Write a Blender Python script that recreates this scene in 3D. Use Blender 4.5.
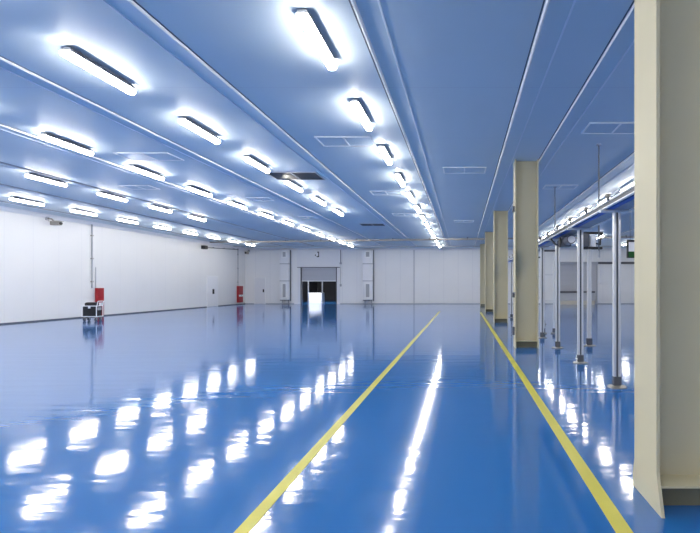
import bpy, bmesh, math, random
from mathutils import Vector, Matrix
random.seed(7)
for o in list(bpy.data.objects): bpy.data.objects.remove(o)
SC = bpy.context.scene
COL = SC.collection

# ------------------------------------------------------------------ camera, world, exposure
EYE, F, VX, VY = 1.5, 450.0, 463.0, 285.5
CEIL, BACK, LEFT, RIGHT, FRONT = 4.53, 36.7, -17.75, 14.5, -9.0
cam = bpy.data.cameras.new('camera'); cam_o = bpy.data.objects.new('camera', cam); COL.objects.link(cam_o)
cam_o.location = (0, 0, EYE); cam_o.rotation_euler = (math.pi/2, 0, 0)
cam.sensor_fit = 'HORIZONTAL'; cam.sensor_width = 36.0
cam.lens = F/700*36
cam.shift_x = (350-VX)/700; cam.shift_y = (VY-266.5)/700
cam.clip_start = 0.05; cam.clip_end = 200
SC.camera = cam_o
w = bpy.data.worlds.new('world'); SC.world = w; w.use_nodes = True
w.node_tree.nodes['Background'].inputs[0].default_value = (0.6, 0.7, 0.9, 1)
w.node_tree.nodes['Background'].inputs[1].default_value = 0.05
SC.view_settings.view_transform = 'Standard'; SC.view_settings.look = 'None'
SC.view_settings.gamma = 1; SC.view_settings.use_curve_mapping = False
SC.view_settings.exposure = 0.2
LAMP = 48.0            # radiance of the ceiling light diffusers
try:
    SC.cycles.max_bounces = 10; SC.cycles.diffuse_bounces = 6; SC.cycles.glossy_bounces = 5
    SC.cycles.sample_clamp_indirect = 6.0
    SC.cycles.caustics_reflective = True
    SC.cycles.use_denoising = True
except Exception: pass

# ------------------------------------------------------------------ helpers
def P(x, y, Z):                                     # where a point seen at (x, y) and lying Z metres deep stands
    return Vector(((x-VX)*Z/F, Z, EYE+(VY-y)*Z/F))

class MB:
    def __init__(s): s.bm = bmesh.new()
    def box(s, x0, x1, y0, y1, z0, z1, bev=0):
        r = bmesh.ops.create_cube(s.bm, size=1)
        vs = r['verts']
        for v in vs:
            v.co = Vector(((x0+x1)/2+v.co.x*(x1-x0), (y0+y1)/2+v.co.y*(y1-y0), (z0+z1)/2+v.co.z*(z1-z0)))
        if bev:
            es = list({e for v in vs for e in v.link_edges})
            bmesh.ops.bevel(s.bm, geom=es, offset=bev, segments=2, affect='EDGES', profile=0.5)
        return s
    def cyl(s, a, b, r, seg=14, r2=None):
        a, b = Vector(a), Vector(b); d = b-a
        rr = bmesh.ops.create_cone(s.bm, cap_ends=True, segments=seg, radius1=r, radius2=r if r2 is None else r2, depth=d.length)
        q = d.to_track_quat('Z', 'Y')
        M = Matrix.Translation((a+b)/2) @ q.to_matrix().to_4x4()
        bmesh.ops.transform(s.bm, matrix=M, verts=rr['verts'])
        return s
    def ball(s, c, r, seg=14, sc=(1, 1, 1)):
        rr = bmesh.ops.create_uvsphere(s.bm, u_segments=seg, v_segments=seg//2+2, radius=r)
        for v in rr['verts']: v.co = Vector(c)+Vector((v.co.x*sc[0], v.co.y*sc[1], v.co.z*sc[2]))
        return s
    def prism(s, pts, axis, a, b):                  # 2-D outline pushed along an axis from a to b
        def mk(p, t):
            return {'x': (t, p[0], p[1]), 'y': (p[0], t, p[1]), 'z': (p[0], p[1], t)}[axis]
        v0 = [s.bm.verts.new(mk(p, a)) for p in pts]; v1 = [s.bm.verts.new(mk(p, b)) for p in pts]
        n = len(pts)
        s.bm.faces.new(v0); s.bm.faces.new(v1[::-1])
        for i in range(n): s.bm.faces.new((v0[i], v1[i], v1[(i+1) % n], v0[(i+1) % n]))
        return s
    def tube(s, pts, r, seg=10):
        pts = [Vector(p) for p in pts]
        for i in range(len(pts)-1): s.cyl(pts[i], pts[i+1], r, seg)
        for p in pts[1:-1]: s.ball(p, r*1.02, 10)
        return s
    def build(s, name, mat, parent=None, smooth=False):
        bmesh.ops.recalc_face_normals(s.bm, faces=s.bm.faces[:])
        me = bpy.data.meshes.new(name); s.bm.to_mesh(me); s.bm.free()
        me.materials.append(mat)
        if smooth:
            for p in me.polygons: p.use_smooth = True
            try: me.set_sharp_from_angle(angle=math.radians(40))
            except Exception: pass
        o = bpy.data.objects.new(name, me); COL.objects.link(o)
        if parent: o.parent = parent
        return o

def tag(o, label=None, cat=None, group=None, kind=None):
    if label: o['label'] = label
    if cat: o['category'] = cat
    if group: o['group'] = group
    if kind: o['kind'] = kind
    return o
def empty(name, loc, label=None, cat=None, group=None, kind=None, rz=0):
    o = bpy.data.objects.new(name, None); COL.objects.link(o); o.location = loc; o.rotation_euler.z = rz
    o.empty_display_size = 0.1
    return tag(o, label, cat, group, kind)
def copy_tree(o, parent=None):
    kids = [c for c in COL.objects if c.parent == o]
    c = o.copy(); COL.objects.link(c)
    if parent: c.parent = parent
    for k in kids: copy_tree(k, c)
    return c

# ------------------------------------------------------------------ materials
def mat(name, col, rough=0.5, metal=0.0, spec=0.5, noise=0.0, nscale=6.0, coat=0.0):
    m = bpy.data.materials.new(name); m.use_nodes = True
    nt = m.node_tree; b = nt.nodes['Principled BSDF']
    b.inputs['Base Color'].default_value = (*col, 1); b.inputs['Roughness'].default_value = rough
    b.inputs['Metallic'].default_value = metal; b.inputs['Specular IOR Level'].default_value = spec
    b.inputs['Coat Weight'].default_value = coat
    if noise:
        tc = nt.nodes.new('ShaderNodeTexCoord'); n = nt.nodes.new('ShaderNodeTexNoise')
        n.inputs['Scale'].default_value = nscale; n.inputs['Detail'].default_value = 4
        mx = nt.nodes.new('ShaderNodeMix'); mx.data_type = 'RGBA'
        mx.inputs['A'].default_value = (*[max(0, c*(1-noise)) for c in col], 1)
        mx.inputs['B'].default_value = (*[min(1, c*(1+noise)) for c in col], 1)
        nt.links.new(tc.outputs['Object'], n.inputs['Vector'])
        nt.links.new(n.outputs['Fac'], mx.inputs['Factor'])
        nt.links.new(mx.outputs['Result'], b.inputs['Base Color'])
    return m

def panel_mat(name, col, seam, spacings, rough=0.4, width=0.008, spec=0.5):   # sheet panels with thin joints; spacings: (axis, spacing, offset)
    m = mat(name, col, rough, spec=spec); nt = m.node_tree; b = nt.nodes['Principled BSDF']
    tc = nt.nodes.new('ShaderNodeTexCoord'); sp = nt.nodes.new('ShaderNodeSeparateXYZ')
    nt.links.new(tc.outputs['Object'], sp.inputs[0])
    last = None
    for ax, d, off in spacings:
        a = nt.nodes.new('ShaderNodeMath'); a.operation = 'ADD'; a.inputs[1].default_value = off+1000*d
        nt.links.new(sp.outputs[ax], a.inputs[0])
        mo = nt.nodes.new('ShaderNodeMath'); mo.operation = 'MODULO'; mo.inputs[1].default_value = d
        nt.links.new(a.outputs[0], mo.inputs[0])
        lt = nt.nodes.new('ShaderNodeMath'); lt.operation = 'LESS_THAN'; lt.inputs[1].default_value = width
        nt.links.new(mo.outputs[0], lt.inputs[0])
        if last is None: last = lt
        else:
            mx = nt.nodes.new('ShaderNodeMath'); mx.operation = 'MAXIMUM'
            nt.links.new(last.outputs[0], mx.inputs[0]); nt.links.new(lt.outputs[0], mx.inputs[1]); last = mx
    n = nt.nodes.new('ShaderNodeTexNoise'); n.inputs['Scale'].default_value = 0.7; n.inputs['Detail'].default_value = 3
    nt.links.new(tc.outputs['Object'], n.inputs['Vector'])
    c0 = nt.nodes.new('ShaderNodeMix'); c0.data_type = 'RGBA'
    c0.inputs['A'].default_value = (*[c*0.97 for c in col], 1); c0.inputs['B'].default_value = (*[min(1, c*1.03) for c in col], 1)
    nt.links.new(n.outputs['Fac'], c0.inputs['Factor'])
    c1 = nt.nodes.new('ShaderNodeMix'); c1.data_type = 'RGBA'; c1.inputs['B'].default_value = (*seam, 1)
    nt.links.new(c0.outputs['Result'], c1.inputs['A']); nt.links.new(last.outputs[0], c1.inputs['Factor'])
    nt.links.new(c1.outputs['Result'], b.inputs['Base Color'])
    return m

def floor_mat():
    m = mat('blue_epoxy', (0.035, 0.16, 0.48), 0.11, spec=0.6); nt = m.node_tree; b = nt.nodes['Principled BSDF']
    tc = nt.nodes.new('ShaderNodeTexCoord')
    b.inputs['IOR'].default_value = 1.9
    n = nt.nodes.new('ShaderNodeTexNoise'); n.inputs['Scale'].default_value = 0.35; n.inputs['Detail'].default_value = 4
    nt.links.new(tc.outputs['Object'], n.inputs['Vector'])
    mx = nt.nodes.new('ShaderNodeMix'); mx.data_type = 'RGBA'
    mx.inputs['A'].default_value = (0.016, 0.130, 0.385, 1); mx.inputs['B'].default_value = (0.022, 0.158, 0.45, 1)
    nt.links.new(n.outputs['Fac'], mx.inputs['Factor']); nt.links.new(mx.outputs['Result'], b.inputs['Base Color'])
    mp = nt.nodes.new('ShaderNodeMapping'); mp.inputs['Scale'].default_value = (0.5, 4.0, 1)
    nt.links.new(tc.outputs['Object'], mp.inputs['Vector'])
    n2 = nt.nodes.new('ShaderNodeTexNoise'); n2.inputs['Scale'].default_value = 1.2; n2.inputs['Detail'].default_value = 3
    nt.links.new(mp.outputs['Vector'], n2.inputs['Vector'])
    bp = nt.nodes.new('ShaderNodeBump'); bp.inputs['Strength'].default_value = 1.0; bp.inputs['Distance'].default_value = 0.003
    nt.links.new(n2.outputs['Fac'], bp.inputs['Height']); nt.links.new(bp.outputs['Normal'], b.inputs['Normal'])
    r = nt.nodes.new('ShaderNodeMapRange'); r.inputs['To Min'].default_value = 0.06; r.inputs['To Max'].default_value = 0.11
    nt.links.new(n.outputs['Fac'], r.inputs['Value']); nt.links.new(r.outputs['Result'], b.inputs['Roughness'])
    return m

def emit(name, col, s):
    m = bpy.data.materials.new(name); m.use_nodes = True; b = m.node_tree.nodes['Principled BSDF']
    b.inputs['Base Color'].default_value = (0.8, 0.8, 0.8, 1); b.inputs['Roughness'].default_value = 0.4
    b.inputs['Emission Color'].default_value = (*col, 1); b.inputs['Emission Strength'].default_value = s
    return m

M = dict(
    floor=floor_mat(),
    ceil=panel_mat('ceiling_panels', (0.62, 0.70, 0.75), (0.57, 0.61, 0.69), [(1, 2.36, 0.2)], 0.5, 0.012, spec=0.3),
    wallx=panel_mat('wall_panels_side', (0.81, 0.805, 0.80), (0.72, 0.72, 0.75), [(1, 1.18, 0.3)], 0.4, 0.012),
    wally=panel_mat('wall_panels_end_lifted', (0.90, 0.895, 0.89), (0.70, 0.70, 0.73), [(0, 1.18, 0.4)], 0.4, 0.014),  # same panels as the sides, colour raised to stand in for light
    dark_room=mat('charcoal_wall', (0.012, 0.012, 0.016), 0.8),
    white=mat('white_paint', (0.84, 0.84, 0.86), 0.4, noise=0.02),
    alu=mat('pale_aluminium', (0.90, 0.90, 0.90), 0.35, noise=0.03),
    seam=mat('ceiling_joint_strip', (0.74, 0.78, 0.86), 0.4, noise=0.02),
    shadowgap=mat('dark_joint', (0.10, 0.11, 0.14), 0.7, noise=0.05),
    grey=mat('grey_paint', (0.42, 0.43, 0.46), 0.45, noise=0.04),
    greyd=mat('dark_grey_plastic', (0.10, 0.105, 0.12), 0.5, noise=0.06),
    housing=mat('grey_housing', (0.16, 0.17, 0.20), 0.5, noise=0.05),
    black=mat('black_plastic', (0.012, 0.012, 0.014), 0.45, noise=0.1),
    steel=mat('brushed_steel', (0.80, 0.80, 0.80), 0.3, metal=0.4, noise=0.05),
    zinc=mat('zinc_steel', (0.36, 0.34, 0.30), 0.4, metal=0.6, noise=0.08),
    column=mat('khaki_column_paint', (0.60, 0.545, 0.37), 0.5, noise=0.04, nscale=2.0, spec=0.25),
    column_dark=mat('column_base_dark', (0.17, 0.16, 0.10), 0.6, noise=0.15),  # darker tone for the ribs at the column foot
    red=mat('red_enamel', (0.36, 0.012, 0.02), 0.4, noise=0.06),
    yellow=mat('yellow_floor_paint', (0.60, 0.54, 0.05), 0.35, noise=0.08, nscale=4),
    blue=mat('blue_belt', (0.03, 0.14, 0.62), 0.4, noise=0.05),
    green=mat('green_sign', (0.01, 0.09, 0.02), 0.4, noise=0.05),
    shutter=panel_mat('shutter_slats', (0.52, 0.53, 0.57), (0.36, 0.37, 0.41), [(2, 0.10, 0.0)], 0.45, 0.02),
    tan=mat('tan_board', (0.50, 0.46, 0.38), 0.6, noise=0.06),
    wrap=mat('white_wrap', (0.85, 0.85, 0.87), 0.3, noise=0.03),
    lamp=emit('lit_diffuser', (1.0, 0.955, 0.875), LAMP),
    bright=emit('added_light_diffuser', (1.0, 0.985, 0.97), LAMP*11),  # for the unseen light added over the load beyond the shutter
    glass=mat('gauge_glass', (0.45, 0.60, 0.62), 0.15),
)

def struct(name, mb, m, parent=None, label=None, cat=None):
    o = mb.build(name, m, parent)
    if not parent: tag(o, label, cat, kind='structure')
    return o

# ------------------------------------------------------------------ the shell
struct('floor', MB().box(LEFT-0.2, RIGHT+0.2, FRONT-0.2, 46, -0.2, 0), M['floor'], label='glossy blue epoxy factory floor', cat='floor')
struct('ceiling', MB().box(LEFT-0.2, RIGHT+0.2, FRONT-0.2, BACK+0.2, CEIL, CEIL+0.2), M['ceil'], label='flat panelled factory ceiling', cat='ceiling')
struct('wall_left', MB().box(LEFT-0.2, LEFT, FRONT-0.2, BACK+0.2, 0, CEIL), M['wallx'], label='long white panelled wall on the left', cat='wall')
struct('wall_right', MB().box(RIGHT, RIGHT+0.2, FRONT-0.2, BACK+0.2, 0, CEIL), M['wallx'], label='white panelled wall behind the conveyor', cat='wall')
struct('wall_front', MB().box(LEFT, RIGHT, FRONT-0.2, FRONT, 0, CEIL), M['wally'], label='white wall behind the viewer', cat='wall')
DX0, DX1, DTOP = P(301.5, 0, BACK).x, P(336.5, 0, BACK).x, 2.95
wb = MB().box(LEFT, DX0, BACK, BACK+0.2, 0, CEIL).box(DX1, RIGHT, BACK, BACK+0.2, 0, CEIL).box(DX0, DX1, BACK, BACK+0.2, DTOP, CEIL)
struct('wall_back', wb, M['wally'], label='white panelled far wall with the open shutter door', cat='wall')
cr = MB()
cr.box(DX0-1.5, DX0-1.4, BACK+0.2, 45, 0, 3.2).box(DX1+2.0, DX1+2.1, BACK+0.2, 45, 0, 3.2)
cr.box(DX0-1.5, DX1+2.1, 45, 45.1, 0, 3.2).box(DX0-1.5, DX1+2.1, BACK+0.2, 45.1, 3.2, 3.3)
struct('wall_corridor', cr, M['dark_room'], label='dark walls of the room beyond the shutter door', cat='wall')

# coved joints between wall and ceiling, dark skirting lines
struct('trim_1', MB().prism([(LEFT, CEIL-0.16), (LEFT, CEIL), (LEFT+0.16, CEIL), (LEFT+0.07, CEIL-0.05)], 'y', FRONT, BACK), M['white'], label='white coving along the left wall', cat='trim')
struct('trim_2', MB().prism([(BACK, CEIL-0.14), (BACK, CEIL), (BACK-0.14, CEIL), (BACK-0.05, CEIL-0.05)], 'x', LEFT+0.16, RIGHT), M['white'], label='white coving along the far wall', cat='trim')
struct('baseboard_left', MB().box(LEFT, LEFT+0.02, FRONT, BACK, 0, 0.05), M['greyd'], label='thin dark skirting of the left wall', cat='baseboard')
struct('baseboard_back', MB().box(LEFT+0.02, DX0-0.6, BACK-0.02, BACK, 0, 0.05).box(DX1+0.3, RIGHT, BACK-0.02, BACK, 0, 0.05), M['grey'], label='thin grey skirting of the far wall', cat='baseboard')

struct('trim_50', MB().box(P(414,0,BACK).x-0.03, P(414,0,BACK).x+0.03, BACK-0.012, BACK, 0.05, CEIL-0.14), M['grey'], label='dark vertical joint in the far wall right of the ducts', cat='trim')
# long rails and joint strips on the ceiling
rails = [(-3.53, -3.82), (-1.17, -0.90), (0.90, 1.19), (1.85, 2.12), (3.91, 4.25), (-6.14, -6.42), (-8.69, -8.95), (-11.36, -11.62), (-13.8, -14.05), (-16.55, -16.8),
         (6.6, 6.9), (9.2, 9.5), (11.8, 12.1)]
n = 3
for a, b in rails:
    r = empty('trim_%d' % n, (a, 0, CEIL), 'pale ceiling rail running the length of the hall', 'trim', kind='structure'); n += 1
    ww = 0.023 if a not in (1.85,) else 0.017
    mb = MB().prism([(-ww, 0), (-ww*0.75, -0.016), (-ww*0.25, -0.030), (ww*0.25, -0.030), (ww*0.75, -0.016), (ww, 0)], 'y', FRONT, 34.4)
    mb.build('rail', M['alu'] if a > -11 else M['grey'], r)
    s = 1 if b > a else -1
    MB().box(-s*(ww+0.014)-0.008, -s*(ww+0.014)+0.008, FRONT, 34.4, -0.006, 0).build('joint_gap', M['shadowgap'], r)
    MB().box(b-a-0.011, b-a+0.011, FRONT, 34.4, -0.010, 0).build('joint_strip', M['seam'] if abs(b) > 1.0 else M['alu'], r)
struct('trim_%d' % n, MB().box(LEFT+0.2, RIGHT, 34.4, 34.46, CEIL-0.05, CEIL), M['grey'], label='grey cross rail on the ceiling before the far wall', cat='trim')

# ------------------------------------------------------------------ painted floor lines
def yline(name, x, wdt, y0, y1, label):
    tag(MB().box(x-wdt/2, x+wdt/2, y0, y1, 0, 0.003).build(name, M['yellow']), label, 'floor marking')
yline('floor_line', -1.345, 0.09, 1.2, 26.0, 'yellow painted floor line on the left, out in the open floor')
yline('floor_line', 0.98, 0.105, 1.2, 25.0, 'yellow painted floor line on the right, beside the steel columns')

# ------------------------------------------------------------------ ceiling lights
def make_light(loc, label, group):
    t = empty('ceiling_light', loc, label, 'ceiling light', group)
    L = 0.555
    for s in (-1, 1):
        MB().box(-0.03, 0.03, s*0.37-0.02, s*0.37+0.02, -0.03, 0.0).build('bracket', M['zinc'], t)
    h = MB().prism([(-0.05, -0.026), (0.05, -0.026), (0.057, -0.07), (0.078, -0.084), (-0.078, -0.084), (-0.057, -0.07)], 'y', -L, L)
    h.build('housing', M['housing'], t)
    prof = [(-0.064, -0.085), (0.064, -0.085), (0.062, -0.112), (0.050, -0.138), (0.026, -0.150), (-0.026, -0.150), (-0.050, -0.138), (-0.062, -0.112)]
    MB().prism(prof, 'y', -L-0.02, L+0.02).build('diffuser', M['lamp'], t)
    for s in (-1, 1):
        MB().box(-0.066, 0.066, s*(L-0.008)-0.012, s*(L-0.008)+0.012, -0.097, -0.05, 0.004).build('end_cap', M['grey'], t)
    return t
ORD = ['first', 'second', 'third', 'fourth', 'fifth', 'sixth', 'seventh', 'eighth', 'ninth', 'tenth', 'eleventh', 'twelfth', 'thirteenth', 'fourteenth']
rows = [   # x, first y in view, spacing, number in view, row
    (-1.75, 5.45, 2.36, 13, 'row above the left yellow line'),
    (-5.0, 6.22, 2.36, 6, 'second row left of the yellow lines'),
    (-8.25, 9.40, 2.36, 11, 'middle row, third from the left wall'),
    (-11.6, 12.55, 2.36, 4, 'second row from the left wall'),
    (-15.25, 15.75, 2.36, 8, 'row nearest the left wall'),
    (4.95, 13.4, 2.36, 9, 'row just beyond the conveyor'),
    (8.25, 27.1, 2.36, 3, 'second row beyond the conveyor'),
    (11.55, 29.6, 2.36, 2, 'row nearest the right wall'),
]
proto = None
def add_light(loc, lab, grp):
    global proto
    if proto is None:
        proto = make_light(loc, lab, grp); return proto
    c = copy_tree(proto); c.location = loc; c['label'] = lab; c['group'] = grp
    return c
for X, Y0, d, cnt, rn in rows:
    for k in range(cnt):
        add_light((X, Y0+d*k, CEIL), 'lit white tube light, %s in view, %s' % (ORD[k], rn), 'tube lights in the ' + rn)
    y = Y0-d; k = 0
    while y > FRONT+1.2 and X < 6:            # the same rows go on over and behind the viewer and light the hall there
        add_light((X, y, CEIL), 'lit tube light over the viewer, in the %s' % rn, 'tube lights out of view')
        y -= d*1.0

# ------------------------------------------------------------------ ceiling vents
def make_vent(X, Y, W, D, dark, label):
    t = empty('ceiling_vent', (X, Y, CEIL), label, 'ceiling vent', 'air vents in the ceiling')
    hw, hd, b = W/2, D/2, 0.03
    mb = MB().box(-hw, hw, -hd, -hd+b, -0.02, 0).box(-hw, hw, hd-b, hd, -0.02, 0)
    mb.box(-hw, -hw+b, -hd+b, hd-b, -0.02, 0).box(hw-b, hw, -hd+b, hd-b, -0.02, 0).box(-b/2, b/2, -hd+b, hd-b, -0.02, 0)
    mb.build('frame', M['alu'] if not dark else M['grey'], t)
    for s in (-1, 1):
        x0, x1 = (-hw+b, -b/2) if s < 0 else (b/2, hw-b)
        MB().box(x0, x1, -hd+b, hd-b, -0.006, 0).build('grille' if dark else 'panel', M['black'] if dark else M['ceil'], t)
        if dark:
            sl = MB()
            for k in range(7):
                y = -hd+b+(k+0.5)*(D-2*b)/7
                sl.box(x0, x1, y-0.008, y+0.008, -0.014, -0.006)
            sl.build('slats', M['greyd'], t)
    return t
vents = [
    (-4.62, 12.42, 1.38, 0.85, True, 'black open air grille in the ceiling, left of the middle light row'),
    (-2.45, 9.45, 1.15, 0.62, False, 'pale ceiling vent frame nearest the camera, beside the second centre light'),
    (0.04, 11.8, 1.12, 0.6, False, 'pale ceiling vent frame alone between the centre rails'),
    (2.95, 8.65, 1.2, 0.6, False, 'pale ceiling vent frame beside the foreground column'),
    (-2.5, 14.7, 1.0, 0.6, False, 'pale ceiling vent frame, second along the centre light row'),
    (-2.5, 19.2, 1.0, 0.6, False, 'pale ceiling vent frame, third along the centre light row'),
    (-4.5, 22.4, 1.2, 0.7, True, 'dark air grille in the far ceiling beyond the short light row'),
    (-7.35, 10.55, 1.25, 0.62, False, 'pale ceiling vent frame at upper left, beside the middle light row'),
    (0.04, 21.2, 0.95, 0.55, False, 'small pale ceiling vent far away between the centre rails'),
    (-9.95, 13.85, 0.9, 0.55, False, 'pale ceiling vent frame between the two left light rows'),
    (-7.1, 15.75, 0.8, 0.55, False, 'pale ceiling vent frame, second beside the middle light row'),
    (-6.9, 20.0, 0.8, 0.55, False, 'pale ceiling vent frame, third beside the middle light row'),
    (2.98, 13.8, 1.0, 0.55, False, 'pale ceiling vent frame behind the first full column'),
]
for v in vents: make_vent(*v)

# ------------------------------------------------------------------ steel columns
def make_column(loc, label):
    t = empty('steel_column', loc, label, 'column', 'khaki steel columns')
    W, D, f = 0.56, 0.38, 0.022
    for s in (-1, 1):
        pr = [(-0.27, 0.0), (0.22, 0.0), (0.22, 0.09), (D/2, 0.22), (D/2, CEIL), (-D/2, CEIL), (-D/2, 0.26)]
        x0, x1 = (-W/2, -W/2+f) if s < 0 else (W/2-f, W/2)
        MB().prism(pr, 'x', x0, x1).build('flange', M['column'], t)
    MB().box(-W/2+f, W/2-f, -0.007, 0.007, 0, CEIL).build('web', M['column'], t)
    for s in (-1, 1):
        y0, y1 = (-D/2, -0.007) if s < 0 else (0.007, D/2)
        MB().box(-W/2+f, W/2-f, y0, y1, 0.155, 0.17).build('stiffener_plate', M['column'], t)
        MB().box(-W/2+f, W/2-f, s*0.09-0.01, s*0.09+0.01, 0, 0.155).build('base_rib', M['column_dark'], t)
    return t
CX = 1.28+0.28
cy = [3.17, 10.98, 18.3, 25.5, 32.9]
cl = ['khaki steel column at the right edge, huge and nearest the camera',
      'second khaki steel column, standing before the conveyor posts', 'third khaki steel column, middle of the five',
      'fourth khaki steel column, narrow and far back', 'fifth khaki steel column, farthest, by the far wall']
c0 = make_column((CX, cy[0], 0), cl[0])
for i in range(1, 5):
    c = copy_tree(c0); c.location = (CX-0.03, cy[i], 0); c['label'] = cl[i]
for zz, hh in ((3.35, 0.14), (1.27, 0.12), (0.4, 0.2)):
    j = MB().box(-0.05, 0, -0.05, 0.05, -hh/2, hh/2, 0.006).build('junction_box', M['greyd'])
    j.location = (CX-0.03-0.28, cy[1]-0.06, zz)
    tag(j, 'small dark box on the left edge of the second column, %s' % {3.35: 'highest of three', 1.27: 'middle of three', 0.4: 'lowest of three'}[zz], 'junction box', 'boxes on the second column')

# ------------------------------------------------------------------ overhead conveyor
CVX = 2.27
t = empty('overhead_conveyor', (CVX, 6.65, 0), 'long steel overhead conveyor on a row of posts at the right', 'conveyor')
Y0, Y1 = -1.9, 15.3
ZT = 2.72
for s in (-1, 1):
    z = ZT if s < 0 else ZT-0.02
    mb = MB().box(s*0.19-0.02, s*0.19+0.02, Y0, Y1, z-0.10, z-0.08).box(s*0.19-0.02, s*0.19+0.02, Y0, Y1, z-0.025, z)
    so = mb.build('side_rail', M['alu'], t)
    MB().box(s*0.19-0.006, s*0.19+0.006, Y0, Y1, z-0.08, z-0.025).build('side_plate', M['greyd'], so)
MB().box(-0.165, 0.165, Y0+0.05, Y1-0.05, ZT-0.05, ZT-0.04).build('belt', M['blue'], t)
MB().box(-0.13, -0.05, Y0+0.05, Y1-0.05, ZT-0.098, ZT-0.09).build('return_belt', M['blue'], t)
MB().box(-0.04, 0.165, Y0+0.05, Y1-0.05, ZT-0.098, ZT-0.093).build('under_tray', M['grey'], t)
k = 0; y = Y0+0.3
while y < Y1:
    MB().cyl((-0.18, y, ZT-0.07), (0.18, y, ZT-0.07), 0.019, 10).build('roller', M['greyd'], t)
    y += 0.68
MB().tube([(-0.20, Y0, ZT+0.045), (-0.20, Y1, ZT+0.045)], 0.010).build('guide_rail', M['steel'], t)
y = Y0+0.5
while y < Y1:
    b = MB().box(-0.235, -0.205, y-0.03, y+0.03, ZT-0.02, ZT+0.03).build('guide_bracket', M['greyd'], t)
    MB().box(-0.25, -0.19, y-0.04, y+0.04, ZT+0.03, ZT+0.075, 0.008).build('clamp', M['zinc'], b)
    y += 1.12
for k, yy in enumerate([0, 2.06, 4.15, 6.25, 8.3, 10.35, 12.4, 14.4]):
    lg = MB().box(-0.052, -0.015, yy-0.04, yy+0.04, 0.14, 2.575, 0.006).box(0.015, 0.052, yy-0.04, yy+0.04, 0.14, 2.575, 0.006)
    lo = lg.build('leg', M['steel'], t)
    MB().box(-0.015, 0.015, yy-0.02, yy+0.02, 0.14, 2.575).build('web', M['greyd'], lo)
    MB().box(-0.25, 0.22, yy-0.035, yy+0.035, 2.575, 2.618, 0.006).build('crosshead', M['steel'], lo)
    MB().box(-0.058, 0.058, yy-0.05, yy+0.05, 0.03, 0.16, 0.008).build('collar', M['greyd'], lo)
    MB().cyl((0, yy, 0.012), (0, yy, 0.04), 0.045, 12).cyl((0, yy, 0), (0, yy, 0.014), 0.14, 20).build('foot_plate', M['zinc'], lo)
# drive motor hung under the conveyor between the second and third posts
mo = MB().cyl((0.03, 2.9, 2.48), (0.03, 3.25, 2.48), 0.095, 18).box(-0.10, 0.12, 3.25, 3.5, 2.36, 2.6, 0.02).build('motor', M['greyd'], t, True)
MB().cyl((-0.13, 3.36, 2.46), (-0.10, 3.36, 2.46), 0.11, 18).build('pulley', M['black'], mo)
MB().cyl((0.03, 2.86, 2.48), (0.03, 2.9, 2.48), 0.075, 16).build('fan_cover', M['steel'], mo)
MB().tube([(-0.16, 4.1, 2.60), (-0.15, 3.7, 2.45), (-0.10, 3.5, 2.40)], 0.02).build('brace', M['black'], mo)
MB().box(-0.02, 0.08, 3.3, 3.42, 2.6, 2.625).build('mount', M['steel'], mo)

# motor stand behind, on its own post
t = empty('motor_stand', (3.14, 11.2, 0), 'steel post with dark gear motor on top, behind the conveyor posts', 'motor stand')
lo = MB().box(-0.05, -0.008, -0.04, 0.04, 0.14, 2.4, 0.006).box(0.008, 0.05, -0.04, 0.04, 0.14, 2.4, 0.006).box(-0.008, 0.008, -0.02, 0.02, 0.14, 2.4).build('post', M['steel'], t)
MB().box(-0.07, 0.07, -0.06, 0.06, 0.03, 0.19, 0.01).build('collar', M['greyd'], lo)
MB().cyl((0, 0, 0.0), (0, 0, 0.014), 0.17, 20).cyl((0, 0, 0.012), (0, 0, 0.035), 0.05, 12).build('foot_plate', M['zinc'], lo)
MB().box(-0.22, 0.32, -0.05, 0.05, 2.40, 2.46, 0.008).build('bracket', M['black'], t)
g = MB().box(-0.19, -0.02, -0.11, 0.11, 2.46, 2.78, 0.02).build('gearbox', M['greyd'], t)
MB().cyl((0.08, 0, 2.46), (0.08, 0, 2.74), 0.085, 18).build('motor', M['alu'], t, True)
MB().box(-0.24, 0.34, -0.04, 0.04, 2.78, 2.83, 0.006).build('top_arm', M['black'], t)
MB().tube([(0.16, 0, 2.55), (0.27, 0, 2.52), (0.3, 0, 2.78)], 0.02).build('cable', M['black'], t)

# ladder-like frames beyond
def frame(X0, X1, Y, label):
    t = empty('support_frame', (X0, Y, 0), label, 'support frame', 'support frames under the conveyor end')
    W = X1-X0
    for x in (0, W):
        lg = MB().box(x-0.035, x+0.035, -0.035, 0.035, 0.1, 2.56, 0.006).build('leg', M['steel'], t)
        MB().box(x-0.05, x+0.05, -0.05, 0.05, 0.03, 0.16, 0.006).build('collar', M['greyd'], lg)
        MB().cyl((x, 0, 0), (x, 0, 0.032), 0.11, 16).build('foot_plate', M['zinc'], lg)
    for z in (1.02, 1.84):
        MB().box(0.035, W-0.035, -0.025, 0.025, z-0.025, z+0.025).build('crossbar', M['steel'], t)
    MB().box(-0.035, W+0.035, -0.04, 0.04, 2.56, 2.615, 0.006).build('top_beam', M['greyd'], t)
frame(2.52, 2.86, 14.1, 'steel ladder-like support frame beside the second column')
frame(2.75, 3.12, 17.4, 'steel ladder-like support frame farther back, half hidden by the nearer frame')

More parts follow.
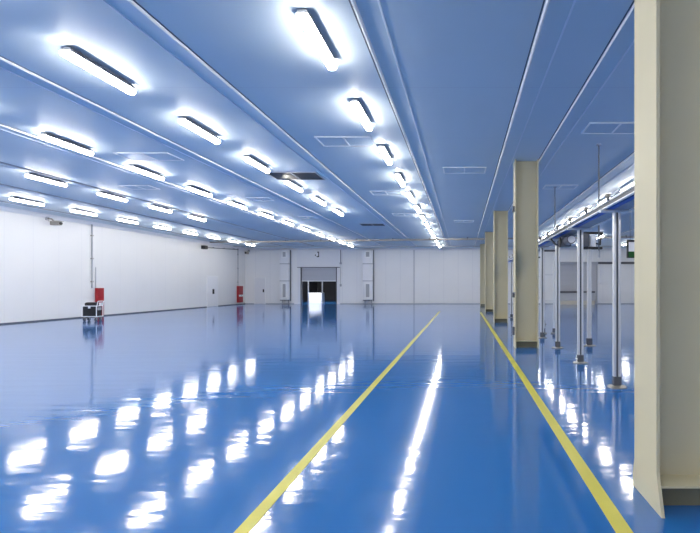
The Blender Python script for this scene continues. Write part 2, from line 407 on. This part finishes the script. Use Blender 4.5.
# power drops from the ceiling
for X, Y, zb, lab in ((2.91, 9.64, 2.10, 'thin grey power drop rod from the ceiling, nearer the foreground column'), (2.82, 13.8, 2.72, 'thin grey power drop rod from the ceiling beside the second column')):
    t = empty('power_drop', (X, Y, CEIL), lab, 'power drop', 'power drops beside the conveyor')
    MB().cyl((0, 0, zb+0.12-CEIL), (0, 0, -0.02), 0.014, 10).build('rod', M['greyd'], t)
    MB().cyl((0, 0, -0.03), (0, 0, 0), 0.05, 14).build('ceiling_rose', M['grey'], t)
    MB().cyl((0, 0, zb-CEIL), (0, 0, zb+0.14-CEIL), 0.026, 12, 0.02).build('plug', M['grey'], t)

# ------------------------------------------------------------------ hanging sign by the conveyor
a, b = P(627, 258, 14), P(648, 240, 14)
t = empty('hanging_sign', ((a.x+b.x)/2, 14, CEIL), 'green and white hanging sign partly hidden by the foreground column', 'sign')
hw = (b.x-a.x)/2; z0, z1 = a.z-CEIL, b.z-CEIL
MB().box(-hw+0.03, hw-0.03, -0.02, 0.02, z0+0.2, z1-0.06).build('panel', M['white'], t)
MB().box(-hw+0.03, hw-0.03, -0.03, 0.03, z0+0.02, z0+0.2).build('green_band', M['green'], t)['label'] = 'dark green lower band'
mb = MB().box(-hw, -hw+0.035, -0.04, 0.04, z0, z1).box(hw-0.035, hw, -0.04, 0.04, z0, z1).box(-hw+0.035, hw-0.035, -0.04, 0.04, z1-0.06, z1).box(-hw+0.035, hw-0.035, -0.04, 0.04, z0, z0+0.02)
mb.build('frame', M['black'], t)
for s in (-1, 1): MB().cyl((s*hw*0.7, 0, z1), (s*hw*0.7, 0, 0), 0.006, 8).build('hanger', M['greyd'], t)

# ------------------------------------------------------------------ cross tray under the ceiling
A, B = Vector((-17.0, 30.3, 0)), Vector((13.8, 26.6, 0))
t = empty('cable_tray', (A.x, A.y, CEIL), 'long grey cable tray crossing the hall under the far ceiling', 'cable tray', rz=math.atan2(B.y-A.y, B.x-A.x))
L = (B-A).length
MB().box(0, L, -0.09, 0.09, -0.17, -0.155).box(0, L, -0.09, -0.08, -0.155, -0.08).box(0, L, 0.08, 0.09, -0.155, -0.08).build('tray', M['zinc'], t)
MB().tube([(0.05, -0.03, -0.13), (L-0.05, -0.03, -0.13)], 0.022).tube([(0.05, 0.04, -0.13), (L-0.05, 0.04, -0.13)], 0.02).build('cables', M['black'], t)
x = 0.6
while x < L:
    MB().box(x-0.012, x+0.012, -0.1, -0.088, -0.17, 0).box(x-0.012, x+0.012, 0.088, 0.1, -0.17, 0).build('hanger', M['greyd'], t)
    x += 2.4

# ------------------------------------------------------------------ far wall: shutter door, ducts, doors
yb = BACK
t = empty('door_1', ((DX0+DX1)/2, yb, 0), 'open roller shutter door in the far wall with a dark room beyond', 'door', kind='structure')
hw = (DX1-DX0)/2
MB().box(-hw-0.28, -hw, -0.06, 0.0, 0, DTOP+0.02).box(hw, hw+0.28, -0.06, 0, 0, DTOP+0.02).box(-hw-0.36, hw+0.36, -0.10, 0, DTOP+0.02, DTOP+0.10).build('frame', M['white'], t)
MB().box(-hw-0.36, hw+0.36, -0.08, 0.0, DTOP+0.10, CEIL-0.22).build('hood', M['white'], t)
MB().box(-hw-0.30, hw+0.30, -0.13, -0.1, DTOP+0.0, DTOP+0.05).build('drip_rail', M['greyd'], t)
MB().box(-hw-0.05, -hw+0.02, -0.09, 0.15, 0, DTOP).box(hw-0.02, hw+0.05, -0.09, 0.15, 0, DTOP).build('guide', M['greyd'], t)
cu = MB().box(-hw+0.02, hw-0.02, 0.04, 0.08, 1.90, DTOP).build('shutter_curtain', M['shutter'], t)
MB().box(-hw+0.02, hw-0.02, 0.03, 0.09, 1.84, 1.90).build('bottom_bar', M['alu'], cu)
for px in (308.5, 322.5):
    xx = P(px, 0, yb+0.5).x-(DX0+DX1)/2
    MB().box(xx-0.04, xx+0.04, 0.4, 0.5, 0, 3.2).build('post', M['grey'], t)
# the black mark on the hood
s = F/yb
def q(px, py): v = P(px, py, yb); return (v.x, v.z)
mk = MB().prism([q(318.6, 251.8), q(319.4, 251.8), q(319.4, 257.2), q(318.6, 257.2)], 'y', yb-0.092, yb-0.08)
mk.prism([q(317.0, 256.2), q(318.6, 256.2), q(318.6, 257.2), q(317.0, 257.2)], 'y', yb-0.092, yb-0.08)
mk.prism([q(317.6, 251.8), q(318.6, 251.8), q(318.6, 252.7), q(317.6, 252.7)], 'y', yb-0.092, yb-0.08)
mk.prism([q(315.3, 254.6), q(316.2, 254.6), q(316.2, 256.0), q(315.3, 256.0)], 'y', yb-0.092, yb-0.08)
tag(mk.build('door_number', M['black']), 'small black painted mark above the open shutter door', 'sign')

def duct(px0, px1, label):
    x0, x1 = P(px0, 0, yb).x, P(px1, 0, yb).x; W = x1-x0; c = (x0+x1)/2
    t = empty('air_duct', (c, yb, 0), label, 'duct', 'white duct columns on the far wall')
    h = W/2; D = -0.42
    zb, zt = 0.34, CEIL-0.15
    MB().box(-h, h, D, 0, zb, zt, 0.01).build('duct_body', M['white'], t)
    for z in (1.87, 3.25):
        MB().box(-h-0.02, h+0.02, D-0.02, 0, z-0.03, z+0.03).build('joint_flange', M['grey'], t)
    for z0, z1, w_ in ((0.46, 1.72, 0.62), (3.72, 4.3, 0.62)):
        g = MB().box(-h*w_, h*w_, D-0.025, D, z0, z1, 0.006).build('grille_frame', M['alu'], t)
        MB().box(-h*w_+0.10, h*w_-0.10, D-0.03, D-0.02, z0+0.10, z1-0.10).build('grille', M['grey'], g)
    MB().box(-h, h, D, 0, zb-0.05, zb).build('duct_foot', M['greyd'], t)
    MB().box(h, h+0.05, -0.1, 0, zb-0.1, zt).build('side_shade_strip', M['greyd'], t)  # dark strip standing in for the shaded right side of the duct
    for sx in (-1, 1):
        MB().box(sx*h*0.7-0.03, sx*h*0.7+0.03, -0.2, -0.14, 0, zb-0.05).build('support', M['grey'], t)
duct(282, 290.5, 'white duct column on the far wall left of the open shutter door')
duct(364, 373.5, 'white duct column on the far wall right of the open shutter door')

def wall_door(name, x0, x1, ztop, plane, label, hs):
    t = empty(name, (0, 0, 0), label, 'door', kind='structure')
    if plane == 'back':
        MB().box(x0, x1, yb-0.035, yb, 0.01, ztop, 0.004).build('leaf', M['white'], t)
        MB().box(x0-0.05, x0, yb-0.045, yb, 0, ztop+0.05).box(x1, x1+0.05, yb-0.045, yb, 0, ztop+0.05).box(x0, x1, yb-0.045, yb, ztop, ztop+0.05).build('frame', M['alu'], t)
        hx = x1-0.1 if hs > 0 else x0+0.1
        MB().box(hx-0.05, hx+0.05, yb-0.09, yb-0.035, 0.95, 1.2, 0.01).build('handle', M['black'], t)
    else:
        MB().box(LEFT, LEFT+0.035, x0, x1, 0.01, ztop, 0.004).build('leaf', M['white'], t)
        MB().box(LEFT, LEFT+0.045, x0-0.05, x0, 0, ztop+0.05).box(LEFT, LEFT+0.045, x1, x1+0.05, 0, ztop+0.05).box(LEFT, LEFT+0.045, x0, x1, ztop, ztop+0.05).build('frame', M['alu'], t)
        hx = (x0+x1)/2+0.05
        MB().box(LEFT+0.035, LEFT+0.09, hx-0.08, hx+0.08, 0.9, 1.25, 0.01).build('handle', M['black'], t)
wall_door('door_2', 31.2, 32.5, 2.14, 'left', 'flush white door with dark handle near the end of the left wall', 1)
wall_door('door_3', P(255, 0, yb).x, P(265, 0, yb).x, 2.1, 'back', 'flush white door at the left end of the far wall', 1)
# grey roller door behind the conveyor
x0, x1 = P(559, 0, yb).x, P(596, 0, yb).x
t = empty('door_4', ((x0+x1)/2, yb, 0), 'closed grey roller door in the far wall behind the conveyor', 'door', kind='structure'); h = (x1-x0)/2
MB().box(-h, h, -0.04, 0, 0.02, 3.2).build('shutter_curtain', M['shutter'], t)
MB().box(-h-0.1, -h, -0.08, 0, 0, 3.2).box(h, h+0.1, -0.08, 0, 0, 3.2).build('guide', M['grey'], t)
MB().box(-h-0.1, h+0.1, -0.25, 0, 3.2, 3.42).build('shutter_box', M['grey'], t)
# bench in front of it
v = P(569, 0, 35.4)
t = empty('packing_bench', (v.x, 35.4, 0), 'low grey bench on a tan plinth before the grey roller door', 'bench')
MB().box(-0.75, 1.9, -0.3, 0.3, 0.32, 0.92, 0.02).build('body', M['grey'], t)
MB().box(-0.8, 1.95, -0.35, 0.35, 0.92, 1.06, 0.01).build('worktop', M['greyd'], t)
MB().box(-0.8, 1.95, -0.33, 0.33, 0, 0.32, 0.01).build('plinth', M['tan'], t)
# dark trunking on the far wall at the right
v = P(597.5, 263, yb)
tag(MB().box(v.x+0.05, RIGHT, yb-0.09, yb, v.z-0.09, v.z+0.09, 0.01).build('wall_trunking', M['greyd']), 'dark horizontal cable trunking on the far wall at the right', 'trunking')
v = P(600.5, 263, yb)
tag(MB().box(v.x-0.06, v.x+0.06, yb-0.08, yb, v.z-1.7, v.z-0.09).build('wall_pipe', M['white']), 'short white drop pipe below the dark trunking on the right', 'pipe')

# conduit right of shutter door
v = P(340.8, 0, yb)
t = empty('wall_conduit', (v.x, yb, 0), 'dark conduit dropping from the ceiling right of the shutter door', 'conduit')
MB().tube([(0, -0.05, CEIL-0.16), (0, -0.05, 3.35)], 0.035).build('upper_pipe', M['greyd'], t)
MB().tube([(0, -0.04, 3.35), (0, -0.04, 1.6)], 0.018).build('lower_pipe', M['grey'], t)
MB().box(-0.08, 0.08, -0.1, 0, 3.22, 3.38, 0.01).build('junction_box', M['grey'], t)
MB().box(-0.07, 0.07, -0.08, 0, 1.42, 1.62, 0.01).build('switch_box', M['grey'], t)

# white wrapped load in the dark room; unseen light added to brighten it
xa, xb = P(309.3, 0, 38.6).x, P(322, 0, 38.6).x
t = empty('pallet_load', ((xa+xb)/2, 38.9, 0), 'bright white wrapped load inside the open shutter door', 'pallet load')
hw = (xb-xa)/2
MB().box(-hw, hw, -0.4, 0.4, 0.12, 0.86, 0.03).build('wrapped_stack', M['wrap'], t)
MB().box(-hw, hw, -0.4, 0.4, 0.09, 0.12).box(-hw, hw, -0.4, -0.3, 0, 0.09).box(-hw, hw, 0.3, 0.4, 0, 0.09).box(-hw, hw, -0.05, 0.05, 0, 0.09).build('pallet', M['white'], t)
c = copy_tree(proto); c.location = ((xa+xb)/2, 37.6, 3.2); c.rotation_euler.z = math.pi/2; c['label'] = 'unseen tube light added to brighten the load beyond the shutter door'; c['group'] = 'added light in the dark room'
for k in COL.objects:
    if k.parent == c and k.name.startswith('diffuser'):
        k.data = k.data.copy(); k.data.materials[0] = M['bright']

# ------------------------------------------------------------------ left wall fittings
def fire_cabinet(Y0_, Y1_, z0, z1, label):
    t = empty('fire_hose_cabinet', (LEFT+0.022, (Y0_+Y1_)/2, z0), label, 'fire cabinet', 'red fire cabinets on the left wall')
    h = (Y1_-Y0_)/2; H = z1-z0
    MB().box(0, 0.14, -h, h, 0, H, 0.015).build('cabinet_body', M['red'], t)
    MB().box(0.14, 0.152, -h+0.04, h-0.04, H*0.5, H-0.05, 0.005).build('upper_door', M['red'], t)
    MB().box(0.14, 0.152, -h+0.04, h-0.04, 0.05, H*0.44, 0.005).build('lower_door', M['red'], t)
    g = MB().box(0.14, 0.158, -h+0.06, h-0.06, H*0.36, H*0.47).build('label_plate', M['white'], t)
    MB().cyl((0.158, 0.05, H*0.42), (0.17, 0.05, H*0.42), 0.05, 16).build('gauge', M['glass'], g)
    return t
fire_cabinet(21.67, 22.06, 0.05, 1.38, 'red fire cabinet on the left wall behind the black cart')
fire_cabinet(35.25, 36.0, 0.16, 1.46, 'smaller-looking red fire cabinet at the far end of the left wall')
def conduit(Y, zb, label, twin):
    t = empty('wall_conduit', (LEFT, Y, zb), label, 'conduit')
    MB().tube([(0.05, 0, 0), (0.05, 0, CEIL-0.12-zb)], 0.03).build('pipe', M['grey'], t)
    if twin: MB().tube([(0.04, 0.22, 0), (0.04, 0.22, 1.0)], 0.014).build('thin_pipe', M['grey'], t)
    for z in (0.3, 1.4, 2.5): MB().box(0, 0.09, -0.05, 0.05, z-0.02, z+0.02).build('clip', M['zinc'], t)
conduit(21.48, 1.38, 'grey conduit rising from the nearer red fire cabinet', True)
conduit(35.4, 1.46, 'grey conduit rising from the far red fire cabinet', False)
# side pipe with box
t = empty('bracket_pipe', (LEFT+0.004, 30.7, 4.1), 'dark horizontal pipe with a box end high on the left wall', 'pipe')
MB().tube([(0.12, 4.6, 0.22), (0.12, 0.1, 0.0)], 0.025).build('pipe', M['greyd'], t)
MB().box(0.0, 0.28, -0.22, 0.12, -0.12, 0.12, 0.02).build('end_box', M['black'], t)
for y in (1.2, 2.6, 4.0): MB().box(0, 0.12, y-0.02, y+0.02, 0.02+y*0.048, 0.06+y*0.048).build('wall_bracket', M['grey'], t)
# cameras
def cctv(loc, rz, label):
    t = empty('security_camera', loc, label, 'camera', 'small cameras high on the walls', rz=rz); t.scale = (1.3, 1.3, 1.3)
    MB().box(0, 0.03, -0.06, 0.06, -0.06, 0.06, 0.006).build('base_plate', M['grey'], t)
    MB().tube([(0.03, 0, 0), (0.16, 0, -0.02), (0.22, 0.02, -0.10)], 0.022).build('arm', M['zinc'], t)
    b = MB().box(0.14, 0.44, -0.06, 0.07, -0.22, -0.10, 0.015).build('camera_body', M['zinc'], t)
    MB().cyl((0.44, 0, -0.16), (0.48, 0, -0.16), 0.045, 14).build('lens', M['black'], b)
    MB().box(0.1, 0.48, -0.075, 0.085, -0.10, -0.085).build('sunshield', M['tan'], b)
cctv((LEFT, 19.2, 4.36), 0, 'small camera on an arm high on the left wall near the front')
cctv((P(249, 0, yb).x, yb, 4.33), -math.pi/2, 'small camera high in the left corner of the far wall')

# the cart
t = empty('equipment_cart', (-15.65, 19.0, 0), 'black equipment cart with pale tube frame by the left wall', 'cart')
MB().box(-0.29, 0.29, -0.15, 0.15, 0.18, 0.62, 0.03).build('body', M['black'], t)
MB().box(-0.24, 0.20, -0.13, 0.13, 0.62, 0.79, 0.05).build('lid', M['black'], t)
fr = MB()
r = 0.017
for yy in (-0.17, 0.17):
    fr.tube([(-0.31, yy, 0.2), (0.31, yy, 0.2), (0.31, yy, 0.64), (-0.31, yy, 0.64), (-0.31, yy, 0.2)], r)
for x in (-0.31, 0.31):
    for z in (0.2, 0.64): fr.tube([(x, -0.17, z), (x, 0.17, z)], r)
    for yy in (-0.17, 0.17):
        for z in (0.2, 0.64): fr.ball((x, yy, z), r, 8)
fr.build('tube_frame', M['alu'], t)
MB().tube([(0.31, -0.15, 0.64), (0.36, -0.15, 0.84), (0.36, 0.15, 0.84), (0.31, 0.15, 0.64)], 0.014).build('handle', M['alu'], t)
MB().box(-0.03, 0.05, -0.19, -0.15, 0.54, 0.63, 0.006).build('tag_plate', M['white'], t)
MB().box(0.29, 0.315, -0.10, 0.10, 0.46, 0.58, 0.01).build('control_panel', M['grey'], t)
for x in (-0.24, 0.25):
    for yy in (-0.11, 0.12):
        wv = MB().cyl((x-0.02, yy, 0.07), (x+0.02, yy, 0.07), 0.07, 18).build('wheel', M['greyd'], t, True)
        MB().box(x-0.035, x+0.035, yy-0.03, yy+0.03, 0.145, 0.19).box(x-0.032, x-0.024, yy-0.025, yy+0.025, 0.06, 0.145).box(x+0.024, x+0.032, yy-0.025, yy+0.025, 0.06, 0.145).build('caster_fork', M['zinc'], wv)
